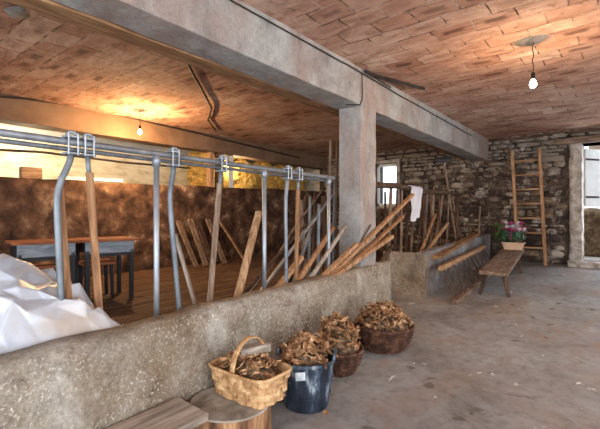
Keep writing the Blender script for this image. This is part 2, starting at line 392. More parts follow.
patch(4.53, .71, .13, .16, .03, 2).build('cement_patch', M['patch'], ceiling, True)
patch((1.146, 4.026, 3.030)[0], (1.146, 4.026, 3.030)[1], .10, .12, .03, 5).build('cement_patch', M['patch'], ceiling, True)
patch(3.497, 6.216, .10, .12, .02, 9).build('cement_patch', M['patch'], ceiling, True)

# concrete beam along the barn and the column under it
def warp_beam(p):
    k = (p.x - 2.3) / 7.5
    return (p.x, p.y, p.z - (.055 * k if p.z < 2.8 else 0))
bm_ = struct(rough_box(XF, XB + .05, 2.40, 2.73, 2.605, CEIL + .03, .11, .012, warp_beam, 4).build('concrete_beam', M['beam'], bevel=.01))
struct(rough_box(4.13, 4.50, 2.40, 2.71, -.02, 2.62, .1, .010).build('concrete_column', M['beam'], bevel=.008))
# narrow timber shutter board left along the rear edge of the beam
struct(MB().box(XF, XB, 2.745, 2.93, 2.60, 2.65).build('trim_beam_board', M['orangewood_x'], bevel=.004))

# low stained wall at the back of the stalls, with an open strip above it
struct(rough_box(XF, XB, YL, YL + .28, -.05, 1.87, .16, .03, lambda p: (p.x, p.y, p.z + (.02 * (p.x - 4) if p.z > 1.5 else 0)), 2.2).build('wall_left', M['daub'], smooth=True))
struct(rough_box(XF, XB, YL, YL + .3, 2.66, CEIL + .03, .16, .014, None, 3).build('concrete_beam_rear', M['brown_render'], bevel=.01))
# the byre beyond the opening
struct(rough_box(XF, XB + .6, 9.0, 9.2, 0, 3.3, .25, .02).build('wall_far', M['cream'], smooth=True))
struct(MB().box(XF, XB + .6, YL, 9.2, 3.1, 3.2).build('ceiling_far', M['cream']))
struct(MB().box(XF, XB + .6, YL + .28, 9.2, -.05, .05).build('floor_far', M['mortar']))
struct(MB().box(XF - .2, XF, YL, 9.2, 0, 3.2).box(XB + .4, XB + .6, YL, 9.2, 0, 3.2).build('wall_far_end', M['cream']))
struct(MB().box(XF, XB, 8.93, 9.0, 2.80, 2.98).build('trim_far_lintel', M['white_paint'], bevel=.01))

# rubble wall with window and doorway: core with openings plus stones
DO = (-.55, .64, .33, 2.74)      # doorway y0 y1 z0 z1
WO = (4.66, 5.32, 1.53, 2.68)    # window
core = MB()
def panel(y0, y1, z0, z1): core.box(XB, XB + .5, y0, y1, z0, z1)
panel(YR - .2, DO[0], -.1, 3.2); panel(DO[0], DO[1], -.1, DO[2]); panel(DO[0], DO[1], DO[3], 3.2)
panel(DO[1], WO[0], -.1, 3.2); panel(WO[0], WO[1], -.1, WO[2]); panel(WO[0], WO[1], WO[3], 3.2); panel(WO[1], YL + .3, -.1, 3.2)
back = struct(core.build('wall_back', M['mortar']))
stones = MB()
PAL = [srgb(118, 104, 92), srgb(142, 128, 114), srgb(96, 82, 72), srgb(160, 146, 130), srgb(86, 72, 62), srgb(128, 108, 90), srgb(168, 150, 128), srgb(104, 92, 84), srgb(136, 120, 104)]
def stone(y0, y1, z0, z1, d):
    col = random.choice(PAL); k = random.uniform(.8, 1.1); col = (col[0] * k, col[1] * k, col[2] * k, 1)
    n = 3; vs = []; fs = []; idx = {}
    cy, cz = (y0 + y1) / 2, (z0 + z1) / 2; hy, hz = (y1 - y0) / 2, (z1 - z0) / 2; sd = random.uniform(0, 90)
    for j in range(5):
        for i in range(5):
            u, v = i / 2 - 1, j / 2 - 1
            uu = u * math.sqrt(1 - .13 * v * v); vv = v * math.sqrt(1 - .13 * u * u)
            rim = max(abs(u), abs(v))
            dep = -d * (1 if rim < .6 else -.3)
            p = Vector((XB + dep, cy + uu * hy, cz + vv * hz))
            p += noise.noise_vector(Vector((i * .7 + sd, j * .7, sd))) * (.026 if rim < .9 else .028)
            vs.append(p)
    for j in range(4):
        for i in range(4): fs.append((j * 5 + i, j * 5 + i + 1, j * 5 + i + 6, j * 5 + i + 5))
    stones.add(vs, fs, col)
z = .0
while z < CEIL:
    h = random.uniform(.07, .2) if z < 2.2 else random.uniform(.06, .13)
    y = -2.9 + random.uniform(0, .2)
    while y < YL:
        w = random.choice((random.uniform(.10, .25), random.uniform(.2, .6))); hh = h * random.uniform(.6, 1.12)
        bad = any(y + w > a - .02 and y < b + .02 and z + h > c0 - .02 and z < d0 + .02 for a, b, c0, d0 in ((DO[0], DO[1] + .2, DO[2], DO[3]), (WO[0] - .06, WO[1] + .06, WO[2] - .05, WO[3] + .05)))
        if bad:
            # shorten the stone up to an opening
            w = .14
            bad = any(y + w > a - .02 and y < b + .02 and z + h > c0 - .02 and z < d0 + .02 for a, b, c0, d0 in ((DO[0], DO[1] + .2, DO[2], DO[3]), (WO[0] - .06, WO[1] + .06, WO[2] - .05, WO[3] + .05)))
        if not bad: stone(y, y + w * .97, z, z + hh * .96, random.uniform(.02, .11))
        y += w
    z += h
stones.build('rubble_stones', M['stone'], back, True, tint=True)
# lime-washed jamb post of the doorway, lintel and step
rough_box(XB - .06, XB + .5, DO[1] - .01, DO[1] + .2, .3, DO[3] + .03, .07, .025, None, 7).build('door_jamb', M['jambstone'], back, True)
MB().box(XB - .08, XB + .5, DO[0] - .2, DO[1] + .45, DO[3], DO[3] + .13).build('door_lintel', M['oldwood_y'], back, bevel=.01)
struct(MB().box(XB - .02, XB + .0, 2.4, YL, CEIL - .09, CEIL + .01).box(XB - .04, XB, YR, 2.39, CEIL - .07, CEIL + .01).build('trim_wall_plate', M['darkwood_y'], bevel=.004))
step = rough_box(XB - .30, XB - .06, DO[0] - .2, DO[1] + .22, .15, .37, .1, .02)
tag(step.build('doorstep', M['jambstone'], smooth=False, bevel=.015), 'stone step under the open doorway beside the ladder', 'step')
# upper half of the stable door, swung outwards against the outside jamb
t = thing('door_1', 'white upper half of the stable door, open in the doorway', 'door', (XB + .5, DO[1] - .0, 1.47), math.radians(-32)); struct(t)
MB().box(0, .50, -.05, 0, 0, 1.22).build('door_panel', M['white_paint'], t, bevel=.006)
for zz in (.2, 1.0): MB().box(0, .4, -.06, -.05, zz - .02, zz + .02).build('hinge', M['iron'], t)
# right-hand window (rear stall): frame, muntin, panes
w = thing('window_1', 'small white framed window in the rubble wall behind the column', 'window', (XB + .12, 0, 0)); struct(w)
y0, y1, z0, z1 = WO
MB().box(0, .07, y0, y0 + .07, z0, z1).box(0, .07, y1 - .07, y1, z0, z1).box(0, .07, y0, y1, z0, z0 + .07).box(0, .07, y0, y1, z1 - .07, z1).build('window_frame', M['white_paint'], w, bevel=.006)
MB().box(.03, .036, y0 + .05, y1 - .05, z0 + .05, z1 - .05).build('window_pane', M['glass'], w)
# plastered reveal round the window
MB().box(XB - .05, XB + .02, y0 - .09, y0, z0 - .09, z1 + .09).box(XB - .05, XB + .02, y1, y1 + .09, z0 - .09, z1 + .09).box(XB - .05, XB + .02, y0, y1, z1, z1 + .09).box(XB - .07, XB + .12, y0 - .05, y1 + .05, z0 - .07, z0).build('window_surround', M['jambstone'], back, bevel=.01)

# walls behind and beside the camera, each with big unseen openings added to let fill light in
struct(MB().box(XF - .3, XF, YR, -2.3, -.05, 3.2).box(XF - .3, XF, -2.3, 2.2, 2.6, 3.2).box(XF - .3, XF, 2.2, 3.2, -.05, 3.2).box(XF - .3, XF, 3.2, 5.6, 2.5, 3.2).box(XF - .3, XF, 3.2, 5.6, -.05, 1.0).box(XF - .3, XF, 5.6, YL + .3, -.05, 3.2).build('wall_front', M['cream']))
struct(MB().box(XF, -1.5, YR - .3, YR, -.05, 3.2).box(-1.5, 2.0, YR - .3, YR, 2.6, 3.2).box(2.0, 4.0, YR - .3, YR, -.05, 3.2).box(4.0, 7.0, YR - .3, YR, 2.5, 3.2).box(4.0, 7.0, YR - .3, YR, -.05, 1.0).box(7.0, XB + .5, YR - .3, YR, -.05, 3.2).build('wall_right', M['cream']))

# outside, seen through the doorway
struct(MB().box(XB + .5, 30, -14, 16, -.1, .30).build('ground_outside', M['earth']))
house = thing('house', 'white rendered house across the yard, seen through the doorway', 'house', (19, -2.2, .3))
MB().box(0, 4, -4, 3.2, 0, 5.5).build('house_wall', M['stonewhite'], house)
MB().box(-.05, 0, -4, 3.2, 3.0, 3.75).build('wooden_boards', M['oldwood_y'], house)
for yy in (2.75, .2):
    f = MB().box(-.06, 0, yy - .45, yy + .45, 1.8, 2.85).build('house_window', M['bluegrey'], house, bevel=.01)
    MB().box(-.075, -.06, yy - .36, yy - .03, 1.88, 2.77).box(-.075, -.06, yy + .03, yy + .36, 1.88, 2.77).build('pane', M['blackleg'], f)
MB().box(-.5, 4.4, -4.4, 3.6, 5.5, 5.8).build('roof', M['orangewood_y'], house)
hb = rough_box(11.7, 12.3, -2.2, 3.2, .28, 1.42, .1, .12, None, 4)
tag(hb.build('dry_stone_wall', M['bush'], smooth=True), 'brown dry stone wall outside the doorway below the white door', 'wall')

# ------------------------------------------------------------------ feeding troughs
def twarp(p):
    yf = 1.905 + .0976 * p.x
    th = .205 - .006 * p.x
    zz = p.z + (.012 * noise.noise(Vector((p.x * 2, 1, 1))) if p.z > .5 else 0)
    v = (p.y - 0) / .2
    top = max(0, (p.z - .55) / .13)
    inset = .02 * top * top
    return (p.x, yf + inset + v * (th - inset), zz)
tr = thing('feeding_trough', 'long rough concrete feeding trough wall beside the baskets', 'trough', (0, 0, 0))
rough_box(XF, 4.915, 0, .2, -.02, .68, .08, .014, twarp, 6).build('front_wall', M['trough'], tr, smooth=True)
rough_box(4.74, 4.915, 2.45, 3.04, -.02, .66, .09, .012).build('end_wall', M['trough'], tr, bevel=.01)
t2 = thing('feeding_trough', 'shorter concrete trough beyond the column, bluish whitewash on its side', 'trough', (0, 0, 0))
rough_box(5.95, XB - .08, 2.34, 2.48, -.02, .70, .09, .012, lambda p: (p.x, p.y, p.z + (floor_z(p.x) * .6 if p.z > .3 else 0)), 5).build('front_wall', M['trough2'], t2, smooth=False, bevel=.008)
rough_box(5.93, 6.10, 2.34, 3.04, -.02, .70, .09, .014, None, 5).build('end_wall', M['trough'], t2, bevel=.012)
MB().box(6.1, XB - .08, 2.46, 3.04, -.02, .45).build('trough_bed', M['mortar'], t2)

# ------------------------------------------------------------------ stanchion rail of the cow stalls
def ry(x): return 2.33 + .035 * x
RZ = 1.69
st = thing('stanchion_rail', 'galvanised pipe rail with cow stanchions behind the long trough', 'railing', (0, 0, 0))
def rp(x, z, dy=0): return Vector((x, ry(x) + dy, z))
MB().tube([rp(XF, RZ + .008), rp(3.64, RZ + .008)], .020, 10).build('top_pipe', M['galv'], st, True)
MB().tube([rp(XF, RZ - .028, .025), rp(3.64, RZ - .028, .025)], .013, 10).build('lower_pipe', M['galv_dark'], st, True)
for x in (-.57, .435, 1.455, 2.51, 3.54):
    p = MB().tube([rp(x, DECK), rp(x, RZ - .02)], .0185, 10).build('post', M['galv'], st, True)
    MB().tube([rp(x, RZ - .075), rp(x, RZ - .0)], .026, 10).build('socket', M['galv'], p, True)
def clamp(x, par):
    m = MB()
    m.bar(rp(x - .035, RZ + .036), rp(x + .035, RZ + .036), .07, .012)
    m.bar(rp(x - .035, RZ - .055), rp(x + .035, RZ - .055), .07, .012)
    m.tube([rp(x - .028, RZ + .045, -.01), rp(x - .012, RZ + .062, -.01), rp(x + .012, RZ + .062, -.01), rp(x + .028, RZ + .045, -.01)], .010, 6)
    for dx in (-.024, .024): m.tube([rp(x + dx, RZ - .065, -.032), rp(x + dx, RZ + .055, -.032)], .006, 6)
    return m.build('clamp', M['galv'], par, False, .003)
def bent(x, dx, lean, par, mat, r=.018, zb=DECK):
    pts = []
    for k in range(29):
        u = k / 28; z = RZ - .05 - (RZ - .05 - zb) * u
        s_ = 1 - math.exp(-((u * 14) / 1.5) ** 2)
        pts.append(rp(x + dx * s_ + lean * u, z))
    return MB().tube(pts, r, 10).build('stanchion_bar', mat, par, True)
# pairs of bars: bent steel pipe and its pivoting timber mate
for x, dx, lean in ((.925, -.085, .06), (1.585, -.055, .14), (2.83, -.03, .02), (-.1, -.085, .06)):
    clamp(x, st); bent(x, dx, lean, st, M['galv_dark'])
def slat_bar(x, lean, par, mat):
    o = MB().bar(rp(x + lean * .12, RZ - .15), rp(x + lean, DECK), .038, .028, (0, 1, 0)).build('swing_bar', mat, par, bevel=.005)
    MB().tube([rp(x, RZ - .05), rp(x + lean * .12, RZ - .18)], .014, 8).build('pivot', M['galv_dark'], o, True)
for x, lean, m in ((1.012, .10, 'orangewood_z'), (2.02, -.16, 'oldwood_z'), (3.0, -.05, 'orangewood_z')):
    clamp(x, st); slat_bar(x, lean, st, M[m])
MB().bar(rp(.885, 1.48, .05), rp(.965, DECK, .03), .034, .022, (0, 1, 0)).build('swing_bar', M['orangewood_z'], st, bevel=.005)

# wooden rail carrying the tool handles beyond the column
rl = MB().tube([(4.75, 2.62, 1.70), (5.6, 2.63, 1.73), (6.6, 2.62, 1.69), (7.9, 2.62, 1.72), (8.6, 2.62, 1.70)], [.04, .045, .038, .042, .03], 8)
trl = thing('wooden_rail', 'rough horizontal log rail beyond the column holding up the tool handles', 'rail', (0, 0, 0))
rl.build('log_rail', M['darkwood_x'], trl, True)
for x in (4.85, 6.75, 8.5): MB().tube([(x, 2.66, DECK + .1), (x, 2.66, 1.70)], .035, 8).build('post', M['darkwood_z'], trl, True)

# ------------------------------------------------------------------ light bulbs
def bulb(x, y, z, label, cat='light bulb'):
    t = thing('light_bulb', label, cat, (x, y, z), 0, None)
    MB().lathe([(.012, .055), (.014, .045), (.022, .03), (.031, .008), (.033, -.006), (.028, -.022), (.016, -.034), (.003, -.037)], 16).build('glass_bulb', M['bulb'], t, True)
    MB().lathe([(.018, .045), (.019, .06), (.019, .10), (.012, .112), (.004, .116)], 14).build('lamp_holder', M['blackplastic'], t, True)
    n = 10; pts = [(.006 * math.sin(i * 1.3), .006 * math.cos(i * 1.7), .11 + (CEIL - z - .115) * i / n) for i in range(n + 1)]
    MB().tube(pts, .0045, 6).build('cord', M['cable'], t, True)
    return t
bulb(4.54, .687, 2.595, 'lit bare bulb hanging over the concrete floor at the open side')
bulb(3.497, 6.216, 2.665, 'lit bare bulb hanging above the desks in the rear stall')

# ------------------------------------------------------------------ cables, several fixed along beams and walls rather than hung
def cable(name, pts, r, label, mat='cable', sag=0):
    P = [Vector(p) for p in pts]; out = []
    for i in range(len(P) - 1):
        for k in range(8):
            q = P[i].lerp(P[i + 1], k / 8); q += noise.noise_vector(q * 3.1) * .008; q.z -= sag * 4 * (k / 8) * (1 - k / 8); out.append(q)
    out.append(P[-1])
    return tag(MB().tube(out, r, 6).build(name, M[mat], None, True), label, 'cable')
cable('cable_run', [(1.6, 2.38, 2.985), (3.0, 2.38, 2.97), (4.12, 2.375, 2.96), (5.2, 2.38, 2.94), (8.5, 2.38, 2.90)], .007, 'thin black cable running along the side of the big concrete beam')
cable('cable_run', [(4.12, 2.383, 2.96), (4.135, 2.38, 2.66), (4.10, 2.39, 2.585), (3.95, 2.5, 2.575)], .006, 'thin wire looping down the beam to the top of the column')
cable('cable_run', [(4.16, 2.36, 3.0), (4.35, 2.33, 2.985), (4.7, 2.25, 2.995), (5.3, 2.1, 3.01)], .02, 'frayed dark cable end hanging off the ceiling above the column')
for k, q in enumerate(((4.75, 2.32, 2.93), (4.9, 2.2, 2.95), (4.6, 2.18, 2.97))):
    cable('cable_run', [(4.25, 2.35, 2.99), Vector((4.25, 2.35, 2.975)).lerp(Vector(q), .5), q], .007, ('frayed strand of cable drooping lowest beside the top of the beam', 'longest frayed strand of cable reaching out under the ceiling', 'shortest frayed strand of cable above the column')[k])
cable('cable_run', [(2.507, 3.599, 3.010), (2.770, 3.861, 3.000), (3.293, 4.349, 3.000), (4.093, 5.098, 3.000), (4.567, 5.801, 3.000), (5.271, 6.439, 3.000)], .014, 'thick dark cable snaking across the ceiling of the rear stall')
cable('cable_run', [(1.414, 6.860, 2.928), (1.990, 6.860, 3.004), (2.821, 6.860, 3.063), (4.709, 6.860, 3.004), (8.522, 6.860, 2.845)], .016, 'dark cable running along the brown rear beam')
cable('cable_run', [(1.738, 7.300, 2.271), (2.536, 7.300, 2.308), (3.710, 7.300, 2.280), (5.263, 7.300, 2.309)], .02, 'dark pipe-like cable strung across the opening above the low wall')
cable('cable_run', [(2.260, 7.150, 2.307), (2.343, 7.150, 2.380), (2.661, 7.150, 2.439), (3.104, 7.150, 2.447)], .012, 'short white cable bent over in the opening above the desks', 'whitecable')
cable('cable_run', [(9.70, 2.85, 2.92), (9.78, 4.0, 2.88), (9.78, 5.5, 2.9)], .012, 'dark cable on the rubble wall above the small window')

# things in the opening above the low wall
tag(MB().bar((5.605, 7.050, 1.706), (5.605, 7.050, 2.717), .14, .1).build('timber_post', M['tanwood_z'], None, bevel=.008), 'pale timber post standing on the low wall in the opening', 'post')
tag(MB().bar((5.832, 7.020, 1.714), (5.832, 7.020, 2.742), .16, .12).build('timber_post', M['darkwood_z'], None, bevel=.008), 'dark timber post beside the pale one on the low wall', 'post')
tag(MB().bar((6.237, 7.080, 1.730), (6.237, 7.080, 2.799), .08, .08).build('timber_post', M['white_paint'], None, bevel=.008), 'slim white post on the low wall near the hay', 'post')
tag(MB().bar((2.55, 7.02, 1.885), (3.6, 7.02, 1.905), .10, .055).build('white_board', M['white_paint'], None, bevel=.006), 'white painted board lying on top of the low wall', 'board')
tag(MB().box(2.05, 2.33, 7.0, 7.12, 1.85, 2.02).build('wooden_box', M['tanwood_x'], None, bevel=.01), 'small brown wooden box on the low wall above the desks', 'box')
def hayfn(u, v):
    x = 5.7 + 3.9 * u; y = 7.75 + .35 * v; zt = 2.55
    z = .05 + zt * v
    return Vector((x, y, z)) + noise.noise_vector(Vector((x * 5, y * 5, z * 5))) * .09
h = MB().grid(60, 40, hayfn); tag(h.build('hay', M['hay'], None, False, solid=.5), 'golden hay stacked behind the opening above the low wall', 'hay', kind='stuff')

# ------------------------------------------------------------------ plastic sheet in the trough
def tz(x):
    ks = [(-1.5, .95), (.2, 1.02), (.72, 1.0), (.81, .97), (.92, .91), (1.02, .84), (1.10, .74), (1.18, .60), (1.26, .35)]
    for (a, za), (b, zb) in zip(ks, ks[1:]):
        if x <= b: return za + (zb - za) * (x - a) / (b - a)
    return .3
def tarp(u, v):
    x = -.9 + 2.15 * u
    yw = 2.125 + .0916 * x; rdg = 2.72 + .03 * x; top = tz(x)
    if v < .1: y = yw; z = .42 + 2.3 * v
    elif v < .55:
        k = (v - .1) / .45; y = yw + (rdg - yw) * k; z = .65 + (top - .65) * (.55 * k + .45 * math.sin(k * PI / 2)) if top > .65 else .65 + (top - .65) * min(1, k * 3)
    else:
        k = (v - .55) / .45; y = rdg + .62 * k; z = top + (.29 - top) * k ** 1.5
    w_ = min(1, max(0, (v - .08) / .15))
    q = Vector((x * 2.0 + 3, y * 2.4, z * 1.5)); q += noise.noise_vector(q * .7) * .5
    f = 1 - 2 * abs(noise.noise(q)); f2 = 1 - 2 * abs(noise.noise(q * 2.1 + Vector((7, 1, 3)))); f3 = 1 - 2 * abs(noise.noise(q * 4.7 + Vector((2, 8, 3))))
    dz = .13 * f + .085 * f2 + .04 * f3 - .125
    z += dz * w_ * (1 if z > .5 else .3); x += .03 * w_ * noise.noise(q * 1.7)
    y = max(y - dz * .5 * w_, yw)
    return Vector((x, y, max(z, DECK + .01)))
tb = MB(); rt = random.Random(5); nx, ny = 30, 19
vs = [tarp(min(1, max(0, (i + (rt.uniform(-.4, .4) if 0 < i < nx - 1 else 0)) / (nx - 1))), min(1, max(0, (j + (rt.uniform(-.4, .4) if 0 < j < ny - 1 else 0)) / (ny - 1)))) for j in range(ny) for i in range(nx)]
fs = []
for j in range(ny - 1):
    for i in range(nx - 1):
        a = j * nx + i
        fs += [(a, a + 1, a + nx + 1), (a, a + nx + 1, a + nx)] if rt.random() < .5 else [(a, a + 1, a + nx), (a + 1, a + nx + 1, a + nx)]
tb.add(vs, fs)
to = tb.build('plastic_sheet', M['tarp'], None, True, sub=3)
ca = to.data.attributes.new('crease_edge', 'FLOAT', 'EDGE')
for d_ in ca.data: d_.value = rt.choice((.45, .7, .9, 1.0))
tag(to, 'crumpled white plastic sheet heaped in the long trough', 'plastic sheet')

# ------------------------------------------------------------------ school desks and stools
def desk(x, y, rz, label):
    t = thing('school_desk', label, 'desk', (x, y, DECK), rz)
    W, D, H = .60, .5, .74
    MB().box(-.02, W + .02, -.03, D + .03, H - .03, H).build('desk_top', M['desktop'], t, bevel=.005)
    MB().box(.03, W - .03, .0, .02, H - .17, H - .03).build('front_panel', M['bluegrey'], t, bevel=.003)
    MB().box(.02, W - .02, .02, D, H - .15, H - .03).box(.02, W - .02, -.004, .022, H - .205, H - .165).build('drawer_box', M['blackleg'], t)
    for a in (.03, W - .075):
        for b in (.0, D - .05): MB().box(a, a + .045, b, b + .045, 0, H - .13).build('leg', M['blackleg'], t, bevel=.004)
DR = math.radians(-9)
desk(1.36, 4.885, DR, 'school desk nearer the plastic sheet, brown top and grey front')
desk(1.36 + .645 * math.cos(DR), 4.885 + .645 * math.sin(DR), DR, 'school desk farther from the plastic sheet, brown top and grey front')
def stool(x, y, label):
    t = thing('stool', label, 'stool', (x, y, DECK), DR)
    MB().box(-.19, .19, -.15, .15, .41, .45).build('seat', M['desktop'], t, bevel=.01)
    for a in (-.14, .14):
        for b in (-.11, .11): MB().bar((a * 1.1, b * 1.1, 0), (a, b, .41), .035, .035).build('leg', M['blackleg'], t, bevel=.003)
stool(1.66, 5.22, 'brown stool under the desk nearer the plastic sheet')
stool(2.30, 5.12, 'brown stool under the desk farther from the plastic sheet')

# ------------------------------------------------------------------ poles, sticks and boards
def stick(name, p0, p1, w, mat, label, cat='stick', h=None, round_=False, bend=0, group=None, g=None):
    p0, p1 = Vector(p0), Vector(p1)
    if g is not None: p0 = p1 + (p0 - p1) * ((g + .015 - p1.z) / (p0.z - p1.z))   # down to what it stands on
    if round_:
        n = 10; pts = []; L = (p1 - p0).length
        for i in range(n + 1):
            u = i / n; q = p0.lerp(p1, u) + noise.noise_vector(Vector((p0.x * 7 + u * 2, p0.z * 5, 2))) * bend * L * math.sin(PI * u)
            pts.append(q)
        o = MB().tube(pts, [w / 2 * (1.05 - .2 * i / n + .05 * math.sin(i * 2.1 + p0.x * 9)) for i in range(n + 1)], 8).build(name, M[mat], None, True)
    else:
        o = MB().bar(p0, p1, w, h or w * .6).build(name, M[mat], None, bevel=min(w, h or w) * .12)
    return tag(o, label, cat, group)
# leaning out of the long trough
stick('plank', (1.884, 2.500, 0.515), (1.755, 2.620, 1.153), .075, 'greywood_z', 'grey weathered board leaning in the stall left of the bare sticks', 'plank', .02, g=DECK)
stick('stick', (2.203, 2.440, 0.582), (2.588, 2.560, 1.323), .055, 'tanwood_z', 'pale squared stick standing alone between two stall posts', 'stick', .045, g=DECK)
stick('stick', (2.584, 2.420, 0.563), (3.130, 2.500, 0.874), .055, 'tanwood_z', 'short pale stick in the trough, left of the crossed pair', 'stick', .04, g=DECK)
stick('stick', (2.774, 2.410, 0.515), (3.700, 2.500, 1.155), .06, 'orangewood_z', 'orange round pole leaning just left of the column', 'stick', round_=True, g=DECK)
stick('stick', (3.006, 2.420, 0.543), (3.874, 2.460, 1.163), .05, 'greywood_z', 'pale bare pole leaning against the lower face of the column', 'stick', round_=True, bend=.012, g=DECK)
stick('stick', (3.208, 2.390, 0.605), (3.985, 2.375, 0.961), .05, 'tanwood_z', 'short stick leaning across the foot of the column', 'stick', .04)
stick('stick', (3.356, 2.360, 0.630), (5.544, 2.360, 1.590), .05, 'tanwood_z', 'longest pale stick slanting past the column to the log rail', 'stick', .04, g=DECK)
stick('stick', (3.533, 2.330, 0.652), (5.226, 2.370, 1.279), .045, 'orangewood_z', 'yellowish stick second in length slanting past the column', 'stick', .04, g=DECK)
stick('stick', (3.202, 2.300, 0.616), (4.802, 2.330, 1.014), .055, 'tanwood_z', 'thick pale stick lying lowest across the column', 'stick', .045)
stick('stick', (3.887, 2.375, 0.764), (4.304, 2.370, 1.173), .022, 'darkwood_z', 'thin dark twig standing against the column', 'twig', round_=True, bend=.03)
stick('stick', (4.940, 2.620, 0.566), (5.634, 2.750, 0.803), .07, 'darkwood_z', 'short dark stump of wood behind the end of the long trough', 'stick', round_=True, g=DECK)

# corner left of the column: poles, tools and boards stacked against the stall rail
Y3 = 3.0
stick('pole', (4.217, 2.950, 0.780), (4.308, 2.950, 2.270), .045, 'oldwood_z', 'tall upright pole reaching nearly to the ceiling beside the column', 'pole', round_=True, bend=.01, g=DECK)
stick('pole', (4.252, 2.850, 0.694), (4.298, 2.850, 2.231), .035, 'darkwood_z', 'dark upright pole half hidden by the edge of the column', 'pole', round_=True, bend=.01, g=DECK)
stick('metal_bar', (3.584, 2.900, 1.006), (4.397, 2.900, 1.647), .035, 'galv', 'pale steel bar slanting up to the column', 'bar', .02, g=DECK)
stick('pole', (3.891, 3.100, 1.132), (4.675, 3.100, 1.656), .04, 'darkwood_z', 'dark slanting pole just above the pale steel bar', 'pole', round_=True, bend=.01, g=DECK)
stick('plank', (3.975, 3.200, 0.617), (4.318, 3.200, 1.334), .07, 'darkwood_z', 'dark board leaning behind the crossed sticks left of the column', 'plank', .02, g=DECK)
stick('pole', (3.903, 3.000, 0.716), (3.924, 3.000, 1.528), .04, 'galv_dark', 'dull grey pipe standing upright behind the slanting bar', 'pipe', round_=True, g=DECK)
stick('pole', (3.818, 2.800, 0.738), (3.838, 2.800, 1.425), .045, 'galv_dark', 'second dull grey pipe upright, closer to the column', 'pipe', round_=True, g=DECK)
stick('plank', (4.385, 3.100, 0.664), (4.362, 3.100, 1.547), .08, 'darkwood_z', 'dark upright board between the grey pipe and the column', 'plank', .02, g=DECK)
stick('pole', (3.478, 2.800, 0.770), (3.681, 2.800, 1.144), .035, 'galv_dark', 'short grey pipe leaning low behind the orange pole', 'pipe', round_=True, g=DECK)
stick('pole', (3.896, 3.300, 1.026), (4.595, 3.300, 1.646), .035, 'oldwood_z', 'thin brown pole slanting up behind the last stall bars', 'pole', round_=True, bend=.02, g=DECK)
stick('plank', (4.311, 3.400, 0.703), (4.224, 3.400, 1.497), .09, 'oldwood_z', 'wide brown board standing behind the last stall bars', 'plank', .02, g=DECK)

PX = {295: (4.359, 3.600, 0.728), 306: (4.612, 3.600, 1.571), 313: (4.384, 3.300, 0.745), 315: (4.429, 3.300, 1.610), 322: (4.873, 3.500, 0.693), 328: (5.030, 3.500, 1.736), 333: (4.280, 2.900, 0.778), 334.5: (4.315, 2.900, 1.747)}
for (a, b_, yy, wd, mt_, lb_) in ((295, 306, 3.6, .05, 'darkwood_z', 'dark pole in shade behind the last pair of stall bars'),
        (313, 315, 3.3, .04, 'darkwood_z', 'dark pole in shade between the two dull grey pipes'),
        (322, 328, 3.5, .045, 'oldwood_z', 'brown pole in shade tilted towards the column'),
        (333, 334.5, 2.9, .04, 'galv_dark', 'dull grey pipe hard against the edge of the column')):
    stick('pole', PX[a], PX[b_], wd, mt_, lb_, 'pole', round_=True, bend=.01, g=DECK)
# boards against the rear wall
for i, (xb, xt, yb, wd, m, lab) in enumerate((
        (4.78, 4.62, 6.42, .16, 'oldwood_z', 'first brown board from the desks, leaning on the low wall'),
        (5.00, 4.90, 6.40, .15, 'oldwood_z', 'second brown board from the desks, leaning on the low wall'),
        (5.20, 5.08, 6.44, .17, 'darkwood_z', 'third brown board from the desks, leaning on the low wall'),
        (5.46, 5.34, 6.38, .15, 'oldwood_z', 'fourth board from the desks, dark, leaning on the low wall'),
        (6.02, 5.66, 6.36, .22, 'tanwood_z', 'fifth and palest board leaning sideways on the low wall'))):
    stick('plank', (xb, yb, DECK + .01), (xt, 6.80, 1.18 + .03 * (i % 2)), wd, m, lab, 'plank', .025)

# tool handles and rods leaning on the log rail beyond the column
def rod(px0, px1, w, mat, label, name='tool_handle', cat='tool handle', **k): return stick(name, px0, px1, w, mat, label, cat, round_=True, **k)
rod((5.668, 2.800, 0.907), (5.532, 2.700, 1.698), .06, 'oldwood_z', 'forked branch upright under the small window', g=.45)
rod((5.989, 2.750, 0.797), (5.895, 2.690, 1.716), .04, 'oldwood_z', 'thin handle upright right of the small window', g=.45)
rod((6.308, 2.720, 0.762), (6.467, 2.700, 1.780), .05, 'darkwood_z', 'dark handle upright in front of the white cloth', g=.45)
rod((6.794, 2.800, 0.727), (6.891, 2.730, 1.804), .04, 'darkwood_z', 'dark thin handle touching the far edge of the white cloth', g=.45)
rod((6.861, 2.700, 0.711), (6.928, 2.690, 1.787), .04, 'galv_dark', 'grey metal rod upright beyond the white cloth', g=.45)
rod((6.601, 2.650, 0.713), (7.152, 2.620, 1.309), .06, 'orangewood_z', 'short orange stick leaning beyond the white cloth', g=.45)
rod((6.840, 2.620, 0.716), (7.638, 2.560, 1.139), .065, 'tanwood_z', 'short pale-ended stick leaning lowest beyond the orange stick', g=.45)
rod((7.670, 2.800, 0.807), (7.826, 2.700, 1.816), .06, 'oldwood_z', 'brown handle leaning just left of the broom', g=.45)
rod((7.542, 2.850, 0.697), (7.348, 2.720, 1.811), .05, 'oldwood_z', 'brown handle upright behind the orange stick', g=.45)
rod((7.747, 2.750, 0.689), (7.608, 2.720, 1.825), .04, 'darkwood_z', 'dark handle upright between the brown ones', g=.45)
rod((6.087, 2.900, 0.751), (5.843, 2.750, 1.684), .035, 'darkwood_z', 'dark thin rod upright below the window sill', g=.45)
rod((6.516, 2.900, 0.723), (6.297, 2.750, 1.673), .05, 'darkwood_z', 'dark handle upright at the near edge of the white cloth', g=.45)
rod((9.116, 2.750, 0.627), (8.235, 2.700, 1.756), .05, 'oldwood_z', 'brown handle tilted the other way beyond the broom', g=.45)
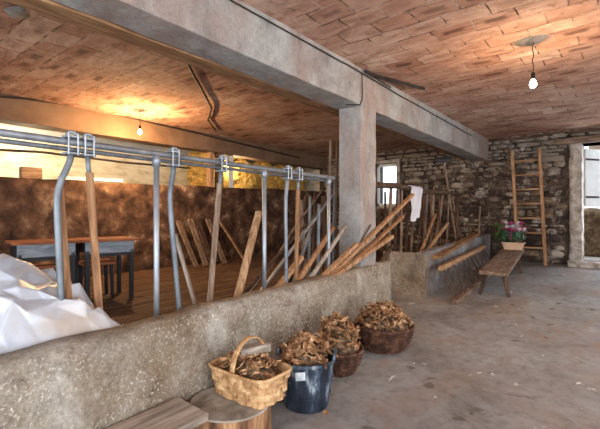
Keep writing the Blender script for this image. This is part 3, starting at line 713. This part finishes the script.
rod((5.667, 2.850, 0.812), (5.416, 2.740, 1.634), .04, 'darkwood_z', 'dark handle upright nearest the column', g=.45)
rod((8.293, 2.800, 0.715), (8.175, 2.720, 1.795), .035, 'oldwood_z', 'slim brown handle crossing behind the broom', g=.45)
rod((7.244, 2.700, 0.722), (7.070, 2.690, 1.741), .035, 'darkwood_z', 'slim dark handle between the grey rod and the brown handles', g=.45)
rod((9.720, 2.555, 0.784), (9.800, 2.554, 1.496), .05, 'oldwood_z', 'short handle upright against the dark rubble wall above the bench')
# broom standing on its handle, head up
b = thing('broom', 'upturned broom with dark head against the rubble wall', 'broom', (0, 0, 0))
pb, pt = Vector((8.295, 2.600, 0.663)), Vector((7.536, 2.600, 2.303))
MB().tube([pb.lerp(pt, i / 6) for i in range(7)], .018, 8).build('handle', M['oldwood_z'], b, True)
ax = Vector((.66, -.75, .12)).normalized()
MB().bar(pt - ax * .16, pt + ax * .16, .07, .06).build('head', M['blackplastic'], b, bevel=.006)
br = MB()
for i in range(26):
    for j in (-1, 1):
        q = pt + ax * (-.14 + .28 * i / 25) + Vector((.01 * j, .012 * j, .01))
        br.tube([q, q + Vector((random.uniform(-.015, .015), random.uniform(-.015, .015), .075))], .005, 4)
br.build('bristles', M['blackplastic'], b)
# white cloth over the rail
def cloth(u, v):
    x = 5.98 + .42 * u + .03 * v * math.sin(u * 5); a = v
    y = 2.565 - .02 * math.sin(u * 14 + v * 2) * v; z = 1.73 - .55 * v * (1 - .25 * abs(u - .3))
    x -= .10 * v
    return Vector((x, y, z)) + noise.noise_vector(Vector((u * 3, v * 3, 4))) * .02
cl = MB().grid(24, 30, cloth)
cl.grid(24, 8, lambda u, v: (5.98 + .42 * u, 2.565 + .12 * v, 1.73 + .035 * math.sin(PI * v)))
tag(cl.build('cloth', M['cloth'], None, True, solid=.006), 'white cloth hung over the log rail among the tool handles', 'cloth')
# handles hung short on the rail
# ladder against the rubble wall
ld = thing('ladder', 'wooden ladder leaning on the rubble wall near the doorway', 'ladder', (0, 0, 0))
la, lb = Vector((9.55, 1.22, floor_z(9.55))), Vector((9.77, 1.36, 2.69))
ra, rb = Vector((9.55, 1.72, floor_z(9.55))), Vector((9.77, 1.88, 2.69))
MB().bar(la, lb, .06, .075, (1, 0, 0)).build('side_rail', M['tanwood_z'], ld, bevel=.008)
MB().bar(ra, rb, .06, .075, (1, 0, 0)).build('side_rail', M['tanwood_z'], ld, bevel=.008)
for i in range(7):
    u = .145 + .1265 * i
    MB().tube([la.lerp(lb, u), ra.lerp(rb, u)], .02, 8).build('rung', M['tanwood_y'], ld, True)

# hay rack leaning on the second trough
rk = thing('hay_rack', 'wooden hay rack with upright spindles leaning on the second trough', 'hay rack', (0, 0, 0))
a0 = Vector((5.99, 2.12, .49)); a1 = Vector((8.75, 2.20, .64)); b0 = Vector((5.78, 1.85, .045)); b1 = Vector((8.55, 1.93, floor_z(8.55) + .04))
MB().bar(a0, a1, .075, .075).build('top_rail', M['tanwood_x'], rk, bevel=.012)
MB().bar(b0, b1, .075, .07).build('bottom_rail', M['oldwood_x'], rk, bevel=.012)
for i in range(11):
    u = .035 + .93 * i / 10
    MB().bar(b0.lerp(b1, u), a0.lerp(a1, u), .055, .022, (0, 1, 0)).build('spindle', M['darkwood_z'], rk, bevel=.004)
stick('plank', (6.218, 2.270, 0.626), (8.9, 2.40, .885), .14, 'orangewood_x', 'long brown plank laid along the top edge of the second trough', 'plank', .06)

# bench
bn = thing('bench', 'old wooden plank bench on splayed legs with a planter on it', 'bench', (0, 0, 0))
s0 = Vector((6.47, 1.50, .415)); s1 = Vector((9.2, 1.74, .58))
MB().bar(s0, s1, .40, .06).build('seat', M['oldwood_x'], bn, bevel=.012)
dd = (s1 - s0).normalized(); sd = Vector((-dd.y, dd.x, 0))
for u, k in ((.06, -1), (.72, 1)):
    c = s0.lerp(s1, u)
    for sgn in (-1, 1):
        top = c + sd * (sgn * .12); bot = c + sd * (sgn * .20) + dd * (.07 * k); bot.z = floor_z(bot.x)
        MB().bar(bot, top, .045, .05, (1, 0, 0), .065, .07).build('leg', M['darkwood_z'], bn, bevel=.006)
# flowers in a planter
u = .93; pc = s0.lerp(s1, .90); pz = pc.z + .032
pl = thing('planter', 'beige planter of pink and white flowers on the far end of the bench', 'planter', (pc.x, pc.y - .02, pz), math.atan2(dd.y, dd.x) + PI / 2)
tp = MB(); tp.add([(-.22, -.12, 0), (.22, -.12, 0), (.22, .12, 0), (-.22, .12, 0), (-.27, -.15, .20), (.27, -.15, .20), (.27, .15, .20), (-.27, .15, .20)],
                  [(0, 3, 2, 1), (4, 5, 6, 7), (0, 1, 5, 4), (1, 2, 6, 5), (2, 3, 7, 6), (3, 0, 4, 7)])
tp.xf(Matrix.Scale(.72, 4)).build('pot', M['planter'], pl, bevel=.008)
MB().box(-.205, .205, -.12, .12, .12, .15).build('rim', M['planter'], pl, bevel=.008)
MB().box(-.19, .19, -.105, .105, .14, .152).build('soil', M['soil'], pl)
def leaf_mesh(n, cx, cz, rx, ry_, rz_, ln, seed):
    rnd = random.Random(seed); m = MB()
    for i in range(n):
        p = Vector((cx + rnd.uniform(-rx, rx), rnd.uniform(-ry_, ry_), cz + rnd.uniform(-rz_, rz_)))
        d = Vector((rnd.uniform(-1, 1), rnd.uniform(-1, 1), rnd.uniform(-.2, 1))).normalized(); l = ln * rnd.uniform(.7, 1.3)
        s = d.cross(Vector((0, 0, 1))).normalized(); up = s.cross(d)
        m.add([p, p + d * l * .5 + s * l * .3 + up * .01, p + d * l, p + d * l * .5 - s * l * .3 + up * .01, p + d * l * .5 - up * .012], [(0, 1, 4), (1, 2, 4), (2, 3, 4), (3, 0, 4)])
    return m
leaf_mesh(150, 0, .26, .19, .13, .09, .10, 3).build('leaves', M['leaf'], pl)
leaf_mesh(70, .22, .32, .08, .12, .15, .13, 8).build('leaves', M['darkleaf'], pl)
def blossom(p, r, mat, seed):
    rnd = random.Random(seed); m = MB()
    ax = Vector((rnd.uniform(-.5, .5), rnd.uniform(-.8, .4), 1)).normalized(); s = ax.cross(Vector((0, 1, .1))).normalized(); w = ax.cross(s)
    for lay, (k, q) in enumerate(((1, .25), (.7, .6), (.4, 1))):
        for i in range(6):
            a = 2 * PI * i / 6 + lay * .5; d = s * math.cos(a) + w * math.sin(a); e = s * -math.sin(a) + w * math.cos(a)
            t0 = p + ax * (r * .1 * lay); tip = t0 + d * r * k + ax * r * q * .6
            m.add([t0, t0 + d * r * k * .6 + e * r * .42 * k + ax * r * q * .5, tip, t0 + d * r * k * .6 - e * r * .42 * k + ax * r * q * .5], [(0, 1, 2), (0, 2, 3)])
    m.tube([p - Vector((0, 0, .16)), p], .005, 5)
    return m.build('blossom', M[mat], pl)
rn = random.Random(4)
for i in range(20):
    px = -.2 + .4 * ((i * 7) % 20) / 19; py = -.12 + .22 * ((i * 3) % 20) / 19
    pzz = .35 + .17 * rn.random()
    mat = 'white_petal' if (i in (1, 3, 5, 8, 10, 12, 15, 18)) else 'pink'
    blossom(Vector((px, py, pzz)), .088 if mat == 'pink' else .082, mat, i)
for i, (px, pzz) in enumerate(((.14, .51), (.10, .45), (.17, .43))): blossom(Vector((px, -.05, pzz)), .075, 'white_petal', 40 + i)

# ------------------------------------------------------------------ baskets, bucket and what they hold
def shard(seed, L, W, curl):
    rnd = random.Random(seed); m = MB(); n = 9; k = 5
    tw = rnd.uniform(-.6, .6); bend = rnd.uniform(-.5, .5)
    def fn(u, v):
        x = (u - .5) * L; wv = W * (.55 + .45 * math.sin(PI * min(1, u * .9 + .08)) + .18 * noise.noise(Vector((u * 4, seed, 0))))
        a = (v - .5) * curl; r = wv / max(.3, curl)
        y = r * math.sin(a); z = r * (1 - math.cos(a)) + bend * (u - .5) ** 2 * L
        t_ = tw * (u - .5); y, z = y * math.cos(t_) - z * math.sin(t_), y * math.sin(t_) + z * math.cos(t_)
        return Vector((x, y, z)) + noise.noise_vector(Vector((u * 3, v * 3, seed * 1.7))) * W * .34
    m.grid(n, k, fn)
    return m
shards = []
for i, (L, W, cu) in enumerate(((.14, .06, 2.6), (.11, .07, 2.0), (.18, .045, 2.8), (.09, .075, 1.6), (.13, .09, 2.4))):
    o = shard(i + 1, L, W, cu).build('bark_chip', M['chip'], None, True, solid=.006)
    shards.append(o)
used = set()
def chips(n, fn, label, group, s=1.0, seed=1):
    rnd = random.Random(seed)
    for i in range(n):
        k = rnd.randrange(5)
        if k not in used: o = shards[k]; used.add(k)
        else: o = shards[k].copy(); C.objects.link(o)
        x, y, z = fn(rnd)
        o.location = (x, y, z); o.rotation_euler = (rnd.uniform(-.8, .8), rnd.uniform(-.7, .7), rnd.uniform(0, 6.28))
        o.scale = (s * rnd.uniform(.8, 1.25),) * 3
        tag(o, label, 'bark chip', group)
def mound(cx, cy, z0, rx, ry_, h, name, label, rz=0, power=1.6):
    def prof(x, y):
        q = math.hypot(x / rx, y / ry_)
        return z0 + h * (1 - min(1, q) ** power)
    m = MB(); vs = [(0, 0, z0 + h)]; n = 28; rings = 9; fs = []
    for r in range(1, rings + 1):
        for k in range(n):
            a = 2 * PI * k / n; x, y = rx * r / rings * math.cos(a), ry_ * r / rings * math.sin(a)
            zz = prof(x, y) + (.022 * noise.noise(Vector((x * 22, y * 22, cx * 9))) if r < rings else 0)
            vs.append((x, y, zz))
    for k in range(n): fs.append((0, 1 + k, 1 + (k + 1) % n))
    for r in range(rings - 1):
        for k in range(n):
            k2 = (k + 1) % n; fs.append((1 + r * n + k, 1 + (r + 1) * n + k, 1 + (r + 1) * n + k2, 1 + r * n + k2))
    m.add(vs, fs)
    m.xf(Matrix.Translation((cx, cy, 0)) @ Matrix.Rotation(rz, 4, 'Z'))
    o = m.build(name, M['heap'], None, False)
    tag(o, label, 'bark crumbs', kind='stuff')
    cz, sz = math.cos(rz), math.sin(rz)
    def sample(rnd):
        a = rnd.uniform(0, 6.283); q = math.sqrt(rnd.random()) * .88
        x, y = rx * q * math.cos(a), ry_ * q * math.sin(a)
        return (cx + x * cz - y * sz, cy + x * sz + y * cz, prof(x, y) + rnd.uniform(.005, .035))
    return sample

# chopping stump and boards at its side
sp = thing('chopping_block', 'sawn log stump under the pale splint basket', 'log', (1.585, 1.80, 0))
n = 40
def srad(k): return .237 * (1 + .06 * noise.noise(Vector((math.cos(2 * PI * k / n) * 1.4, math.sin(2 * PI * k / n) * 1.4, 2))))
m = MB(); vs = []; fs = []
for r_, z_ in ((1.03, 0), (1, .06), (1.0, .13), (1.0, .19)):
    for k in range(n): vs.append((srad(k) * r_ * math.cos(2 * PI * k / n), srad(k) * r_ * math.sin(2 * PI * k / n), z_))
for r in range(3):
    for k in range(n): fs.append((r * n + k, r * n + (k + 1) % n, (r + 1) * n + (k + 1) % n, (r + 1) * n + k))
fs.append(tuple(reversed(range(n)))); m.add(vs, fs); m.build('bark', M['bark'], sp, True)
m = MB(); m.add([(srad(k) * .995 * math.cos(2 * PI * k / n), srad(k) * .995 * math.sin(2 * PI * k / n), zz) for zz in (.188, .2) for k in range(n)], [(k, (k + 1) % n, n + (k + 1) % n, n + k) for k in range(n)] + [tuple(n + k for k in range(n))])
m.build('sawn_face', M['endgrain'], sp)
tag(rough_box(-.35, 1.355, 1.70, 2.0, .203, .25, .1, .006, lambda p: (p.x + .05 * (p.y - 1.85), p.y - .03 * (1.4 - p.x), p.z), 6).build('plank', M['greywood_x'], None, bevel=.01), 'grey weathered board laid at the foot of the trough, beside the stump', 'plank')
tag(MB().lathe([(.13, 0), (.13, .2)], 20, (.1, 1.80, 0)).build('log', M['bark'], None, True), 'short log propping up the grey board', 'log')

# splint basket: rounded rectangle, woven bands
bk = thing('splint_basket', 'pale woven splint basket with hoop handle on the sawn stump', 'basket', (1.715, 1.775, .203), math.radians(1))
def rrect(u, hx, hy, p=5.0):
    a = 2 * PI * u; c, s = math.cos(a), math.sin(a)
    k = (abs(c) ** p + abs(s) ** p) ** (-1 / p)
    return Vector((hx * c * k, hy * s * k, 0))
NB = 22; wv = MB(); BH = .0415
def bsize(z): f = z / .165; return .124 + .028 * f, .200 + .034 * f
for b_ in range(4):
    z_ = .021 + BH * b_; hx, hy = bsize(z_); pts = []
    for k in range(NB * 4):
        p = rrect(k / (NB * 4), hx, hy); nrm = p.normalized()
        pts.append(p + nrm * (.007 * math.cos(PI * k / 4 + b_ * PI)) + Vector((0, 0, z_)))
    wv.ribbon(pts, (0, 0, 1), BH - .002, .003, True)
for k in range(NB):
    pts = []
    for b_ in range(9):
        z_ = .003 + .0205 * b_; hx, hy = bsize(z_); p = rrect(k / NB, hx, hy)
        pts.append(p + Vector((0, 0, z_)))
    wv.ribbon(pts, lambda i: Vector((-math.sin(2 * PI * k / NB), math.cos(2 * PI * k / NB), 0)), .036, .003)
wv.box(-.115, .115, -.19, .19, 0, .006)
wv.build('woven_body', M['splint'], bk)
hx, hy = bsize(.168)
MB().ring([rrect(k / 60, hx + .004, hy + .004) + Vector((0, 0, .168)) for k in range(60)], .0105, 8).build('rim', M['splint'], bk, True)
hp = []
for k in range(25):
    a = PI * k / 24; hp.append((-.150 * math.cos(a), 0.0, .10 + .245 * math.sin(a) ** .8 if 0 < k < 24 else .10))
MB().ribbon(hp, (0, 1, 0), .036, .010).build('handle', M['splint'], bk, True, bevel=.003)
sm = mound(1.715, 1.775, .203 + .125, .135, .215, .085, 'bark_crumbs', 'bark crumbs filling the pale splint basket', math.radians(1), 2.4)
chips(52, sm, 'dry curled bark chip heaped in the pale splint basket', 'bark chips in the splint basket', .62, 11)
tag(rough_box(-.10, .10, -.045, .045, 0, .05, .05, .004).xf(Matrix.Translation((1.775, 1.80, .432)) @ Matrix.Rotation(math.radians(-22), 4, 'Z')).build('wood_block', M['greywood_x'], None, bevel=.006), 'grey block of wood lying on the bark under the basket handle', 'block')

# rubber bucket
bx, by = 2.17, 1.69
bu = thing('rubber_bucket', 'black rubber bucket of bark with a white sticker', 'bucket', (bx, by, 0))
MB().lathe([(.145, 0), (.152, .01), (.172, .16), (.190, .30), (.198, .305), (.200, .325), (.190, .33), (.182, .32), (.165, .16), (.145, .03), (.02, .028)], 40).build('body', M['rubber'], bu, True)
rb_ = MB()
for z_, r_ in ((.10, .1655), (.20, .179)):
    rb_.ring([(r_ * math.cos(2 * PI * k / 40), r_ * math.sin(2 * PI * k / 40), z_) for k in range(40)], .005, 6)
rb_.build('rib', M['rubber'], bu, True)
for sg in (-1, 1):
    a = math.radians(215 + 0) + (PI if sg > 0 else 0); a += PI / 2
    pts = [(.198 * math.cos(a + d), .198 * math.sin(a + d), .325 + .05 * math.cos(d / .35 * PI / 2)) for d in [-.35 + .07 * i for i in range(11)]]
    MB().tube(pts, .012, 8).build('grip', M['rubber'], bu, True)
sa = math.radians(206); st_ = MB()
st_.grid(6, 2, lambda u, v: ((.184 + .0165 * (v)) * math.cos(sa + (u - .5) * .34), (.184 + .0165 * (v)) * math.sin(sa + (u - .5) * .34), .225 + .06 * v + .01 * u))
st_.build('sticker', M['sticker'], bu)
sm = mound(bx, by, .27, .172, .172, .14, 'bark_crumbs', 'bark crumbs filling the black rubber bucket', 0, 2.2)
chips(64, sm, 'dry curled bark chip heaped in the black rubber bucket', 'bark chips in the bucket', .95, 21)

# dark wicker baskets
def wicker(cx, cy, rb0, rt, h, label, handle):
    t = thing('wicker_basket', label, 'basket', (cx, cy, 0)); m = MB(); NS = 26; rows = int(h / .0125)
    def rad(z): f = min(1, z / h); return rb0 + (rt - rb0) * (1 - (1 - f) ** 1.8)
    for b_ in range(rows):
        z_ = .008 + b_ * .0125; r = rad(z_); pts = []
        for k in range(NS * 2):
            a = PI * k / NS; off = (.007 if (k // 1 % 2 == 0 and (k // 2 + b_) % 2 == 0) else (-.007 if k % 2 == 0 else 0))
            pts.append(((r + off) * math.cos(a), (r + off) * math.sin(a), z_ + .002 * math.sin(a * 3 + b_)))
        m.ring(pts, .0068, 5)
    for k in range(NS):
        a = 2 * PI * k / NS
        m.tube([(rad(z_) * math.cos(a), rad(z_) * math.sin(a), z_) for z_ in [h * i / 6 for i in range(7)]], .005, 5)
    m.lathe([(rb0, .004), (.01, .006)], 24, cap0=False)
    m.build('woven_body', M['wicker'], t)
    rm = MB()
    for ph in (0, PI):
        rm.ring([((rt + .006 * math.cos(a * 13 + ph)) * math.cos(a), (rt + .006 * math.cos(a * 13 + ph)) * math.sin(a), h + .006 * math.sin(a * 13 + ph)) for a in [2 * PI * k / 90 for k in range(90)]], .009, 6)
    rm.build('rim', M['wicker'], t, True)
    if handle:
        a0_ = math.radians(-20)
        for s in (0, PI):
            pts = [((rt) * math.cos(a0_ + s + d), (rt) * math.sin(a0_ + s + d), h + .06 * math.cos(d / .3 * PI / 2)) for d in [-.3 + .06 * i for i in range(11)]]
            MB().tube(pts, .009, 6).build('handle', M['wicker'], t, True)
wicker(2.79, 1.84, .13, .20, .19, 'dark wicker basket between the rubber bucket and the farthest basket', False)
sm = mound(2.79, 1.84, .16, .185, .185, .25, 'bark_crumbs', 'bark crumbs heaped in the middle dark wicker basket', 0, 2.0)
chips(62, sm, 'dry curled bark chip heaped in the middle dark wicker basket', 'bark chips in the middle basket', 1.0, 31)
wicker(3.56, 1.82, .20, .285, .225, 'wide dark wicker basket farthest along the trough, nearest its end', True)
sm = mound(3.56, 1.82, .18, .27, .27, .20, 'bark_crumbs', 'bark crumbs heaped in the wide wicker basket at the trough end', 0, 2.0)
chips(80, sm, 'dry curled bark chip heaped in the wide wicker basket', 'bark chips in the wide basket', 1.05, 41)
# one chip fallen on the floor
o = shards[1].copy(); C.objects.link(o); o.location = (2.117, 1.489, 0.012); o.rotation_euler = (.1, .1, .3); o.scale = (.55,) * 3
tag(o, 'single bark chip fallen on the floor beside the rubber bucket', 'bark chip')

# ------------------------------------------------------------------ lights
def area(name, loc, rot, sx, sy, power, col):
    l = bpy.data.lights.new(name, 'AREA'); l.shape = 'RECTANGLE'; l.size = sx; l.size_y = sy; l.energy = power; l.color = col
    o = bpy.data.objects.new(name, l); C.objects.link(o); o.location = loc; o.rotation_euler = rot; return o
def point(name, loc, power, col, r=.035):
    l = bpy.data.lights.new(name, 'POINT'); l.energy = power; l.color = col; l.shadow_soft_size = r
    o = bpy.data.objects.new(name, l); C.objects.link(o); o.location = loc; return o
# daylight fill lamps in the added unseen openings; the last is the real doorway
area('daylight_fill_rear', (XF - .1, -.1, 1.35), (0, -PI / 2, 0), 2.4, 4.4, 200, (.88, .94, 1))
area('daylight_fill_stall', (XF - .1, 4.4, 1.75), (0, -PI / 2, 0), 1.4, 2.3, 40, (.88, .94, 1))
area('daylight_fill_side', (.25, YR - .1, 1.35), (PI / 2, 0, 0), 3.4, 2.4, 105, (.92, .96, 1))
area('daylight_fill_side_far', (5.5, YR - .1, 1.75), (PI / 2, 0, 0), 2.9, 1.4, 60, (.92, .96, 1))
area('daylight_doorway', (XB + .45, .05, 1.6), (0, PI / 2, 0), 2.2, 1.0, 25, (.88, .94, 1))
# the two bulbs, then unseen fill lamps added to brighten the byre
point('bulb_light', (4.54, .687, 2.54), 44, (1, .62, .30))
point('bulb_light', (3.497, 6.216, 2.61), 185, (1, .62, .28))
point('byre_fill', (2.4, 8.0, 2.5), 55, (1, .82, .55))
point('byre_fill', (6.6, 7.4, 2.5), 30, (1, .80, .50))

w = bpy.data.worlds.new('sky'); S.world = w; w.use_nodes = True
bg = w.node_tree.nodes['Background']; bg.inputs['Color'].default_value = (.80, .90, 1, 1); bg.inputs['Strength'].default_value = 2.6

# ------------------------------------------------------------------ camera
cam = bpy.data.cameras.new('camera'); cam.sensor_width = 36; cam.lens = 24.0; cam.clip_start = .05
co = bpy.data.objects.new('camera', cam); C.objects.link(co)
co.location = (0, 0, 1.3); yaw = math.atan(322 / 400)
co.rotation_euler = (PI / 2, 0, yaw - PI / 2)
S.camera = co
S.view_settings.view_transform = 'Standard'; S.view_settings.look = 'None'; S.view_settings.gamma = 1; S.view_settings.exposure = .35
